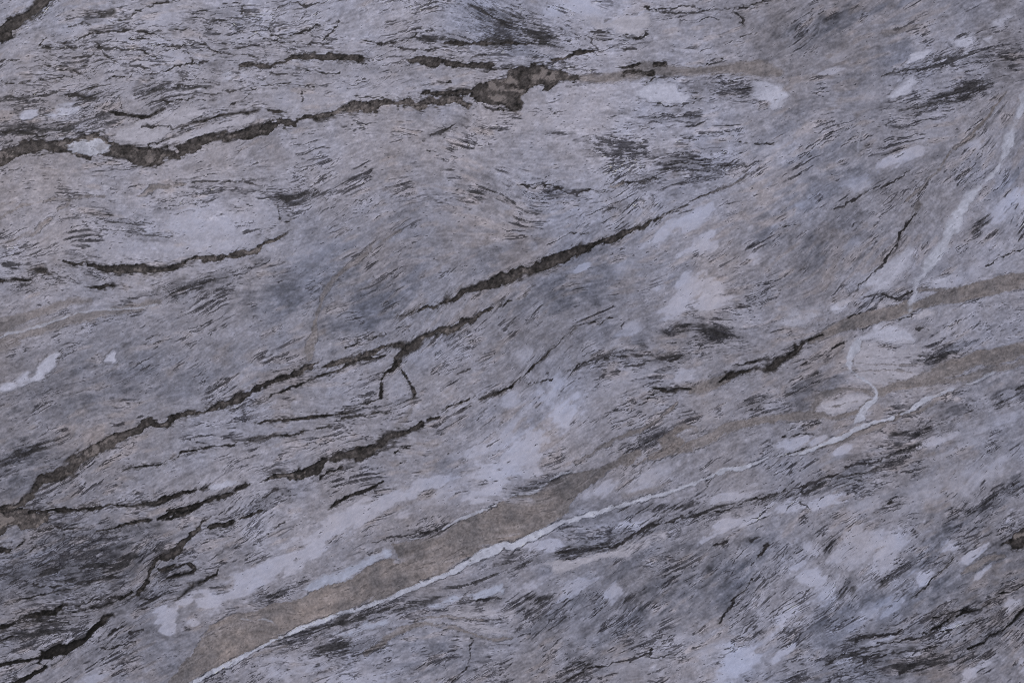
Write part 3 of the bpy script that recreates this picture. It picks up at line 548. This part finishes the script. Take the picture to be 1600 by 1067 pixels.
for x, y, rx, ry, a, k in ellipses(CLOUDS):
    win, m = blob(x, y, rx*1.15, ry*1.15, a)
    if win is None: continue
    tone[win] -= m*k*14; cool[win] += m*k*.30
milk = np.zeros_like(X)
for x, y, rx, ry, a, k in ellipses(MILK):
    win, m = blob(x, y, rx*1.22, ry*1.25, a, .48)
    if win is None: continue
    milk[win] = np.maximum(milk[win], m*k)
for x, y, rx, ry, a, k in ellipses(SWARMS):
    win, m = blob(x, y, rx*1.1, ry*1.1, a, .30)
    if win is None: continue
    dens[win] = np.maximum(dens[win], m*k*.95)
    tone[win] -= 8*m*k
milk = .72*milk + .28*smooth(.22, .78, milk + .07*S2c + .06*SM + .05*ISO + .05*LS)*np.minimum(1, milk*1.6)
dens = dens*(1 - .75*milk)

# matrix: mottled, drawn out along the grain
calm = 1 - .70*milk
grit = .40*S2a + .55*SM + .30*S2c + .70*ISO + .35*PT; grit /= grit.std()
lam = .8*LF + .6*LM; lam /= lam.std()
tone = tone + calm*((4.6 + 3.0*np.clip(dens, 0, .8))*grit + 3.2*S1 + 3.0*FG2 + (1.3 + 5*np.clip(dens, 0, .6))*lam + (1.2 + 7*np.clip(dens, 0, .6))*PS)
milk_tone = 165 + 1.6*S3 + 1.6*ISO + 1.4*FG + 1.2*lam + 1.2*CL
tone = tone*(1 - .85*milk) + milk_tone*.85*milk
cool = cool + .22*milk
cool = np.clip(cool, -.9, 1.2)
base = np.stack([tone*(1.006 - .044*cool), tone*(.994 + .003*cool), tone*(1.078 + .072*cool)], -1)
# warm stain patches following the grain
warm = smooth(.55, 1.8, .8*S3 + .7*fbm(90, 3))*.65*(1-milk)
base *= (1 + warm[..., None]*rgb(.012, -.016, -.050))

# flecks
f = .45*S0 + .45*S0b + .30*S0c + .40*S1 + .20*S1b + .28*LF + .20*SM + .25*S2c
f /= f.std()
fs = .70*S0 + .60*S0b + .45*S1 + .30*SM; fs /= fs.std()
wl = smooth(.12, .55, dens)
f = f*wl + fs*(1 - wl); f /= f.std()
clump = .75*PS + .45*noise(22) + .3*CL; clump /= clump.std()
dl = np.clip(dens*(1 + .55*clump) + .06*clump, 0, 1.3)
op = .35 + .65*smooth(-1.3, 1.0, noise(6) + 1.8*(dl - .35))
thr = 2.6 - 2.5*dl
fm = smooth(thr, thr + .8, f)*op*smooth(.10, .38, dl)
f2 = .8*S0 + .45*S0b + .3*S1; f2 /= f2.std()
fm_s = smooth(2.2 - 1.5*dl, 3.1 - 1.5*dl, f2)*.62
fm2 = smooth(thr - 1.0, thr + .3, f)*.42*np.clip(dl*1.5, 0, 1)
# thread-like seams winding along the grain: level lines of a drawn-out field, about 1.5 mm wide
def level_line(v, w, lo=.25, hi=.55):
    gy_, gx_ = np.gradient(v)
    g = np.hypot(gy_, gx_) + .02
    along = np.abs(gx_*DX + gy_*DY)/g          # only where the line runs with the grain
    return smooth(w, .25*w, np.abs(v)/g*PITCH)*smooth(hi, lo, along)
thick = .9 + .55*noise(11) + .35*noise(4)
thread = np.zeros_like(X)
for lev, amp in ((-1.1, .8), (-.35, .9), (.4, 1.0), (1.2, .8)):
    ln = level_line(LM + .16*S2c + .08*S1 - lev, np.clip(.9 + .75*thick, .5, 2.4))
    thread = np.maximum(thread, ln*amp*smooth(.2, 1.3, clump*.7 + .8*noise(28) + 3.2*(dl - .33)))
thread *= smooth(-1.6, .2, noise(34))*(.75 + .25*op)
# braided webs of fine cracks
web = np.zeros_like(X)
for x, y, rx, ry, a, k in ellipses(WEBS):
    win, m = blob(x, y, rx, ry, a, .45)
    if win is None: continue
    web[win] = np.maximum(web[win], m*k)
braid = np.zeros_like(X)
wv = np.clip(.75 + .5*noise(9) + .35*noise(3.5), .25, 2.2)
for fld, lev, amp in ((LB + .30*LS + .12*ISO, 0., 1.), (LB + .30*LS + .12*ISO, .9, .85), (LB + .3*LS + .12*ISO, -.9, .85), (LS + .35*LB + .12*S1, .3, .75), (LS + .35*LB + .12*S1, -1.0, .6)):
    ln = level_line(fld - lev, wv*1.35, .45, .8)
    braid = np.maximum(braid, ln*amp*smooth(.42, .90, .80*web + .20*clump + .24*noise(26)))
fl = np.clip(np.maximum.reduce([fm*.72, fm2, fm_s, thread*.85, braid*.85]), 0, 1)
fl_col = rgb(46, 45, 50) + 7*FG[..., None]
base = base*(1 - fl[..., None]) + fl_col*fl[..., None]
depth = -.10*fl + .03*FG + .05*ISO + .07*PT

part_id = np.zeros((NY, NX), np.int16)
part_meta = [None]
def claim(win, m, name, label, colour):
    part_meta.append((name, label, colour))
    v = part_id[win]; v[m > .5] = len(part_meta) - 1

def lay(win, m, col):
    base[win] = base[win]*(1 - m[..., None]) + col*m[..., None]

# pale lenses
for outline, kind, soft, label in LENSES:
    p = pts(outline)
    win, sd = poly_sd(p, WXs, WYs)
    if win is None: continue
    sd = sd + 1.3*S2a[win] + .7*S1[win] + .8*(soft-1.5)*S3[win]
    sd = sd + .5*soft*PT[win] + .9*S2c[win]
    m = smooth(soft*1.7, -soft*1.9, sd)
    c = {'w': rgb(167, 168, 185), 'p': rgb(158, 156, 168), 'b': rgb(154, 158, 177)}[kind]
    col = c*(1 + (.014*ISO[win] + .014*S2a[win] + .016*PT[win] + .010*lam[win] + .012*FG2[win])[..., None])
    hole = smooth(1.7, 2.6, f[win])*.6
    lay(win, m*((.94 if soft < 4 else .72) - .16*smooth(0, 1.8, PT[win] + .6*S3[win]))*(1-hole), col)
    rim = np.exp(-((sd - soft*1.2 - 1)/1.3)**2)*smooth(-.3, 1.2, S3[win] + .6*PT[win])*.45
    lay(win, rim*(1 if soft < 2.6 else .5), rgb(72, 70, 74))
    depth[win] = depth[win]*(1-m) + .03*m
    claim(win, m, 'pale_lens', label, 'pale')

def taupe_fill(win, sd, m, strength, key, th=1.0):
    t = rgb(113, 108, 111)*(1 + (.045*FG[win] + .035*FG2[win] + .045*CL[win] + .040*PT[win] + .03*S3[win] + .03*lam[win])[..., None])
    t = t*(1 + (.005*PT[win] + .006*CL[win])[..., None]*rgb(1, 0, -1.2))
    t = t*(1 - .25*smooth(2.1, 2.9, FG[win] + .4*S1[win])[..., None])
    edge = smooth(-16, -1, sd)
    thin = .55*smooth(.5, 1.7, .7*LM[win] + .6*S3[win] + .4*PT[win])*edge + .22*smooth(.6, 1.8, LM[win] + .5*PT[win])
    lay(win, m*strength*(1 - th*thin), t)
    dk = .45*smooth(1.3, 2.2, .6*LF[win] + .6*S1b[win] + .5*PT[win])*m*strength
    lay(win, dk, rgb(70, 67, 70))
    depth[win] = depth[win]*(1-m) + m*(-.06 + .03*FG[win])

for row in TAUPEPOLY:
    win, sd = poly_sd(pts(row[0]), WXs, WYs)
    sd = sd + .8*S2a[win] + .5*FG[win]
    so = 1.0 + 3.0*smooth(.2, 1.6, noise(40)[win])
    m = smooth(so, -so, sd)
    # pale brecciated slivers toward the upper right end
    brec = smooth(.75, 1.35, S3[win] + .4*PT[win] + .012*(X[win]-960))*smooth(880, 960, X[win])
    taupe_fill(win, sd, m*(1-.8*brec), .96, None)
    rim = np.exp(-((sd - 1.0)/1.1)**2)*smooth(-.3, 1.2, PT[win])*.6
    lay(win, rim, rgb(62, 62, 68))
    claim(win, m*(1-brec), 'taupe_band', row[1], 'taupe')
for outline, strength, soft, label in TAUPE:
    p = refine(extend(pts(outline)))
    win, sd = line_sd(p, WXs, WYs)
    if win is None: continue
    sd = sd + .5*S2a[win]*min(soft, 3)*.6 + .35*FG[win]*min(soft, 2)
    m = smooth(soft*.9, -soft*.9, sd)
    taupe_fill(win, sd, m, strength*.94, None, .45)
    if soft < 3:
        rim = np.exp(-((sd - soft*.7)/1.0)**2)*smooth(.1, 1.3, PT[win] + .5*S3[win])*.55
        lay(win, rim, rgb(60, 58, 60))
    claim(win, m, 'taupe_streak', label, 'taupe')

# white veins
VAR = noise(13) + .7*noise(5)
for outline, strength, soft, label in WHITE:
    p = extend(pts(outline))
    p[0] = p[0][:2] + (p[0][2]*.25,); p[-1] = p[-1][:2] + (p[-1][2]*.25,)     # the vein pinches out
    p = [(q[0], q[1], q[2]*.92) for q in refine(p)]
    win, sd = line_sd(p, WXs + (.35 if soft > 2 else .10)*JX, WYs + (.35 if soft > 2 else .10)*JY)
    if win is None: continue
    wm = np.median([q[2] for q in p])
    sd = sd + .45*S1[win] + .5*FG[win] + .06*wm*S2c[win] + (.14 if soft > 2 else .07)*wm*VAR[win] + (.4*S2a[win] + .4*S3[win] if soft > 2 else 0)
    m = smooth(soft*(.8 + .5*(soft > 2)), -soft*(.8 + .7*(soft > 2)), sd)
    if soft < 1.8 and strength > .7:
        rim = np.exp(-((sd - 1.7)/.9)**2)*smooth(-.4, 1.2, PT[win] + .4*CL[win])*.7
        lay(win, rim, rgb(58, 59, 68))
    col = rgb(167, 169, 185)*(1 + (.02*S1[win] + .015*CL[win] + .02*ISO[win] + .045*np.minimum(PT[win], 0))[..., None])
    lay(win, m*strength*(.94 - (.25 if soft > 2 else .28)*smooth(.2, 1.8, .8*PT[win] + .6*VAR[win]))*(1 - .5*smooth(1.9, 2.7, f[win])), col)
    depth[win] = depth[win]*(1-m) + .04*m
    claim(win, m, 'white_vein', label, 'white')

# hairline cracks
for ln in HAIR.replace('\n', '|').split('|'):
    p = refine(extend(pts(ln)))
    win, sd = line_sd(p, WXs + .55*JX, WYs + .55*JY, 8)
    if win is None: continue
    sd = sd + .30 + .55*S1[win] + .45*S2a[win] + .4*PT[win]
    m = smooth(1.0, -.6, sd)*(.70 + .30*smooth(-1.2, .5, PS[win]))
    lay(win, np.clip(m, 0, 1), rgb(44, 42, 45))
    soft = smooth(7, 0, sd)*.42*smooth(-.3, 1.6, f[win] + .4*PS[win])
    lay(win, soft, rgb(62, 60, 62))
    depth[win] -= .12*m

# streaky dark bands, broken up along the grain
for outline, t, label in STREAKY:
    p = refine(extend(pts(outline)))
    win, sd = line_sd(p, WX, WY)
    if win is None: continue
    env = smooth(6, -6, sd + 2.2*PT[win])
    k = .40*S0c[win] + .30*S1b[win] + .20*S1c[win] + .20*S2c[win] + .85*LF[win] + .25*LM[win]; k = k/k.std()
    m = np.clip(env*smooth(1.1 - 1.5*t, 2.1 - 1.5*t, k + .5*clump[win] + .5*(env-.5)), 0, 1)
    lay(win, env*.16*t, rgb(70, 70, 78))
    lay(win, m*.78, rgb(46, 45, 48)*(1 + .12*FG[win][..., None]))
    depth[win] -= .15*m
    if label: claim(win, env, 'dark_vein', label, 'dark')

# dark veins
SOFT = noise(24)
PINCH = smooth(.4, 1.7, noise(15) + .5*noise(6))
LEDGE = noise(11) + .7*noise(5) + .6*S2c
LEDGE /= LEDGE.std()
def dark_fill(win, sd, t):
    so = .9 + 2.6*smooth(.3, 1.7, SOFT[win])
    m = smooth(so, -so, sd)
    inner = smooth(0, -6, sd)
    tt = t + .10*FG[win]*(.5 + .5*t/.45) + .08*PT[win] + .10*(inner - .5) + .05*CL[win]
    tt = tt - .07*(1-inner) - .34*t/.45*smooth(.3, 1.4, FG2[win]*.6 + .5*PT[win] + .4*S1[win])*(.35 + .65*(1-inner))
    tt = tt + .42*smooth(.5, 1.9, LEDGE[win] + .3*FG[win])*(.25 + .75*inner)*min(1, float(np.mean(t))/.3)
    tt = np.clip(tt, -.02, 1)[..., None]
    tt = tt + .05*(float(np.mean(t)) > .3)
    col = rgb(21, 20, 21)*(1-tt) + rgb(109, 103, 104)*tt
    halo = smooth(9, -1, sd)*(1-m)*.62*smooth(.1, 1.5, f[win] + .45*PS[win])
    stain = smooth(6, 0, sd)*(1-m)*.22*smooth(-.6, 1.2, PS[win])
    lay(win, stain, rgb(88, 84, 86))
    lay(win, halo, rgb(58, 56, 58))
    lay(win, m*.97, col)
    depth[win] = depth[win]*(1-m) + m*(-.45*inner - .18 + .14*FG[win])
    return m
for outline, t, label in DARKPOLY:
    win, sd = poly_sd(pts(outline), WX, WY)
    sd = sd + 2.0 + .7*FG[win] + .4*S1[win] + 2.0*S2c[win] + 1.5*LM[win]
    tt = t + .30*smooth(.0, 1.6, .8*LEDGE[win] + .6*S3[win])
    m = dark_fill(win, sd, tt)
    claim(win, m, 'dark_blotch', label, 'dark')
for outline, t, label in DARK:
    p = [(q[0], q[1], q[2]*.84) for q in refine(extend(pts(outline)))]
    wmax = max(q[2] for q in p)
    a, b = (WX, WY) if wmax > 11 else (WXs + .3*JX, WYs + .3*JY)
    win, sd = line_sd(p, a, b)
    if win is None: continue
    k = min(1, .25 + wmax/14)
    sd = sd + k*(.35*FG[win] + .35*S1[win] + .45*S2a[win] + .8*S2c[win] + .7*LF[win]) + .2 + .13*wmax*PINCH[win]
    m = dark_fill(win, sd, t)
    claim(win, m, 'dark_vein', label, 'dark')
# white almond lenses enclosed in the dark vein lie on top of it
for outline, kind, soft, label in LENSES[:1]:
    win, sd = poly_sd(pts(outline), WXs, WYs)
    sd = sd + .8*S1[win] + 1.0*S2c[win] + .7*FG[win]
    m = smooth(1.8, -1.8, sd)
    lay(win, m*(.97 - .3*smooth(.9, 1.9, LS[win] + .5*PT[win])), rgb(162, 163, 177)*(1 + (.02*S2a[win] + .028*ISO[win] + .03*PT[win] + .02*FG2[win])[..., None]))
    lay(win, m*.6*level_line(LS + .4*ISO - .9, 1.3)[win]*smooth(0, 1, noise(9)[win]), rgb(80, 79, 86))
    depth[win] = depth[win]*(1-m) + .03*m
    v = part_id[win]; v[m > .5] = 1
# the lens softens what the stone shows crisply: keep the local contrast of the grain
pad = np.pad(base, ((1, 1), (1, 1), (0, 0)), mode='edge')
blur = (pad[:-2, 1:-1] + pad[2:, 1:-1] + pad[1:-1, :-2] + pad[1:-1, 2:] + base)/5
display = base + .8*(base - blur)
display = np.clip(121 + (display - 121)*1.12, 8, 235)
# ---------------------------------------------------------------- material
LIGHT = np.array((.746, .717, .682), np.float32)    # what the overcast light returns from a white stone, per channel
lin = display/255.0
lin = np.where(lin < .04045, lin/12.92, ((lin + .055)/1.055)**2.4)
albedo = np.clip(lin/LIGHT, 0.004, 0.88).astype(np.float32)

def stone_material(name, rough, grain):
    m = bpy.data.materials.new(name)
    m.use_nodes = True
    nt = m.node_tree; N = nt.nodes; L = nt.links
    b = N['Principled BSDF']
    at = N.new('ShaderNodeAttribute'); at.attribute_name = 'mineral'
    tc = N.new('ShaderNodeTexCoord')
    n1 = N.new('ShaderNodeTexNoise'); n1.inputs['Scale'].default_value = 520; n1.inputs['Detail'].default_value = 3
    n2 = N.new('ShaderNodeTexNoise'); n2.inputs['Scale'].default_value = 1500; n2.inputs['Detail'].default_value = 2
    L.new(tc.outputs['Object'], n1.inputs['Vector']); L.new(tc.outputs['Object'], n2.inputs['Vector'])
    mix = N.new('ShaderNodeMath'); mix.operation = 'MULTIPLY_ADD'; mix.inputs[1].default_value = .5
    L.new(n1.outputs['Fac'], mix.inputs[0])
    half = N.new('ShaderNodeMath'); half.operation = 'MULTIPLY'; half.inputs[1].default_value = .5
    L.new(n2.outputs['Fac'], half.inputs[0]); L.new(half.outputs[0], mix.inputs[2])
    mr = N.new('ShaderNodeMapRange')
    mr.inputs['From Min'].default_value = .3; mr.inputs['From Max'].default_value = .7
    mr.inputs['To Min'].default_value = 1 - grain; mr.inputs['To Max'].default_value = 1 + grain
    L.new(mix.outputs[0], mr.inputs['Value'])
    mul = N.new('ShaderNodeMix'); mul.data_type = 'RGBA'; mul.blend_type = 'MULTIPLY'
    mul.inputs[0].default_value = 1.0
    L.new(at.outputs['Color'], mul.inputs[6]); L.new(mr.outputs['Result'], mul.inputs[7])
    L.new(mul.outputs[2], b.inputs['Base Color'])
    b.inputs['Roughness'].default_value = rough
    b.inputs['Specular IOR Level'].default_value = .22
    nm = N.new('ShaderNodeAttribute'); nm.attribute_name = 'face_normal'
    bp = N.new('ShaderNodeBump'); bp.inputs['Strength'].default_value = .25; bp.inputs['Distance'].default_value = .0004
    L.new(mix.outputs[0], bp.inputs['Height']); L.new(nm.outputs['Vector'], bp.inputs['Normal'])
    L.new(bp.outputs['Normal'], b.inputs['Normal'])
    return m
MATS = {'body': stone_material('honed_pale_marble', .52, .03),
        'pale': stone_material('milky_calcite', .45, .025),
        'white': stone_material('white_calcite', .45, .03),
        'taupe': stone_material('taupe_limestone', .6, .06),
        'dark': stone_material('dark_gritty_vein_filling', .72, .12)}
side = bpy.data.materials.new('sawn_slab_edge')
side.use_nodes = True
_n = side.node_tree.nodes.new('ShaderNodeTexNoise'); _n.inputs['Scale'].default_value = 40; _n.inputs['Detail'].default_value = 8
_r = side.node_tree.nodes.new('ShaderNodeValToRGB')
_r.color_ramp.elements[0].color = (.16, .155, .16, 1); _r.color_ramp.elements[1].color = (.5, .49, .5, 1)
side.node_tree.links.new(_n.outputs['Fac'], _r.inputs['Fac'])
side.node_tree.links.new(_r.outputs['Color'], side.node_tree.nodes['Principled BSDF'].inputs['Base Color'])

# ---------------------------------------------------------------- slab and inlaid veins as meshes
THICK = 0.030
VX = (X - W_MM/2)/1000.0
VY = (H_MM/2 - Y)/1000.0
VZ = THICK + depth/1000.0
dzx = np.gradient(VZ, axis=1)/(PITCH/1000); dzy = -np.gradient(VZ, axis=0)/(PITCH/1000)
NRM = np.stack([-dzx, -dzy, np.ones_like(dzx)], -1); NRM /= np.linalg.norm(NRM, axis=-1, keepdims=True)
P = np.stack([VX, VY, VZ], -1).reshape(-1, 3).astype(np.float32)
COL = np.concatenate([albedo, np.ones((NY, NX, 1), np.float32)], -1).reshape(-1, 4)
NRM = NRM.reshape(-1, 3).astype(np.float32)

# every quad of the top belongs to one piece (majority of the map at its corner)
quad_part = part_id[:-1, :-1].ravel()
jj, ii = np.divmod(np.arange((NY-1)*(NX-1)), NX-1)
v0 = jj*NX + ii
QUADS = np.stack([v0 + NX, v0 + NX + 1, v0 + 1, v0], 1)

def build(name, quads, material, skirt=0.0, walls=False):
    used, inv = np.unique(quads, return_inverse=True)
    faces = inv.reshape(-1, 4)
    co = P[used]; col = COL[used]; nr = NRM[used]
    mats = [material]
    mat_idx = np.zeros(len(faces), np.int32)
    if skirt or walls:
        e = np.concatenate([faces[:, [k, (k+1) % 4]] for k in range(4)])
        key = np.sort(e, 1); key = key[:, 0].astype(np.int64)*len(used) + key[:, 1]
        _, idx, cnt = np.unique(key, return_index=True, return_counts=True)
        be = e[idx[cnt == 1]]
        if walls:      # only the outer sawn edge of the slab
            g = used[be]; a, b = g[:, 0], g[:, 1]
            out = lambda v: ((v % NX == 0) | (v % NX == NX-1) | (v < NX) | (v >= NX*(NY-1)))
            be = be[out(a) & out(b)]
        bv, binv = np.unique(be, return_inverse=True); binv = binv.reshape(-1, 2) + len(co)
        low = co[bv].copy(); low[:, 2] = 0.0 if walls else THICK - skirt
        sidef = np.stack([be[:, 1], be[:, 0], binv[:, 0], binv[:, 1]], 1)
        co = np.vstack([co, low]); col = np.vstack([col, col[bv]])
        # side faces get a normal of their own direction
        d = co[be[:, 1]] - co[be[:, 0]]
        nn = np.zeros_like(low); nn[:, 2] = 0
        sn = np.stack([d[:, 1], -d[:, 0], 0*d[:, 0]], 1)
        np.add.at(nn, binv[:, 0]-len(used), sn); np.add.at(nn, binv[:, 1]-len(used), sn)
        nn /= np.maximum(np.linalg.norm(nn, axis=1, keepdims=True), 1e-9)
        nr = np.vstack([nr, nn.astype(np.float32)])
        faces = np.vstack([faces, sidef])
        if walls:
            mats.append(side); mat_idx = np.concatenate([mat_idx, np.ones(len(sidef), np.int32)])
        else:
            mat_idx = np.concatenate([mat_idx, np.zeros(len(sidef), np.int32)])
    me = bpy.data.meshes.new(name)
    me.vertices.add(len(co)); me.vertices.foreach_set('co', co.astype(np.float32).ravel())
    me.loops.add(faces.size); me.loops.foreach_set('vertex_index', faces.astype(np.int32).ravel())
    me.polygons.add(len(faces))
    me.polygons.foreach_set('loop_start', np.arange(0, faces.size, 4, dtype=np.int32))
    for m in mats: me.materials.append(m)
    me.polygons.foreach_set('material_index', mat_idx)
    me.update(calc_edges=True)
    a = me.attributes.new('mineral', 'FLOAT_COLOR', 'POINT'); a.data.foreach_set('color', col.astype(np.float32).ravel())
    a = me.attributes.new('face_normal', 'FLOAT_VECTOR', 'POINT'); a.data.foreach_set('vector', nr.astype(np.float32).ravel())
    o = bpy.data.objects.new(name, me)
    scene.collection.objects.link(o)
    return o

# a vein broken into several bits is several pieces; bits too small to pick out stay in the body of the stone
CW = NX - 1
pieces = []                                    # (part index, quads, is the main bit)
order = np.argsort(quad_part, kind='stable')
bounds = np.searchsorted(quad_part[order], np.arange(len(part_meta) + 1))
body = np.ones(len(quad_part), bool)
for k in range(1, len(part_meta)):
    todo = set(order[bounds[k]:bounds[k+1]].tolist()); comps = []
    while todo:
        stack = [todo.pop()]; comp = []
        while stack:
            q = stack.pop(); comp.append(q)
            for n in (q-1, q+1, q-CW, q+CW):
                if n in todo:
                    todo.remove(n); stack.append(n)
        if len(comp) >= 60: comps.append(comp)
    comps.sort(key=len, reverse=True)
    for i, comp in enumerate(comps):
        pieces.append((k, np.array(sorted(comp)), i == 0)); body[comp] = False
slab = build('marble_slab', QUADS[body], MATS['body'], walls=True)
slab['label'] = 'grey-lavender marble slab with dark, taupe and white veins filling the whole picture'
slab['category'] = 'stone slab'
slab['kind'] = 'thing'
for k, q, main in pieces:
    name, label, kind = part_meta[k]
    o = build(name, QUADS[q], MATS[kind], skirt=0.006)
    o.parent = slab
    if label and main: o['label'] = label
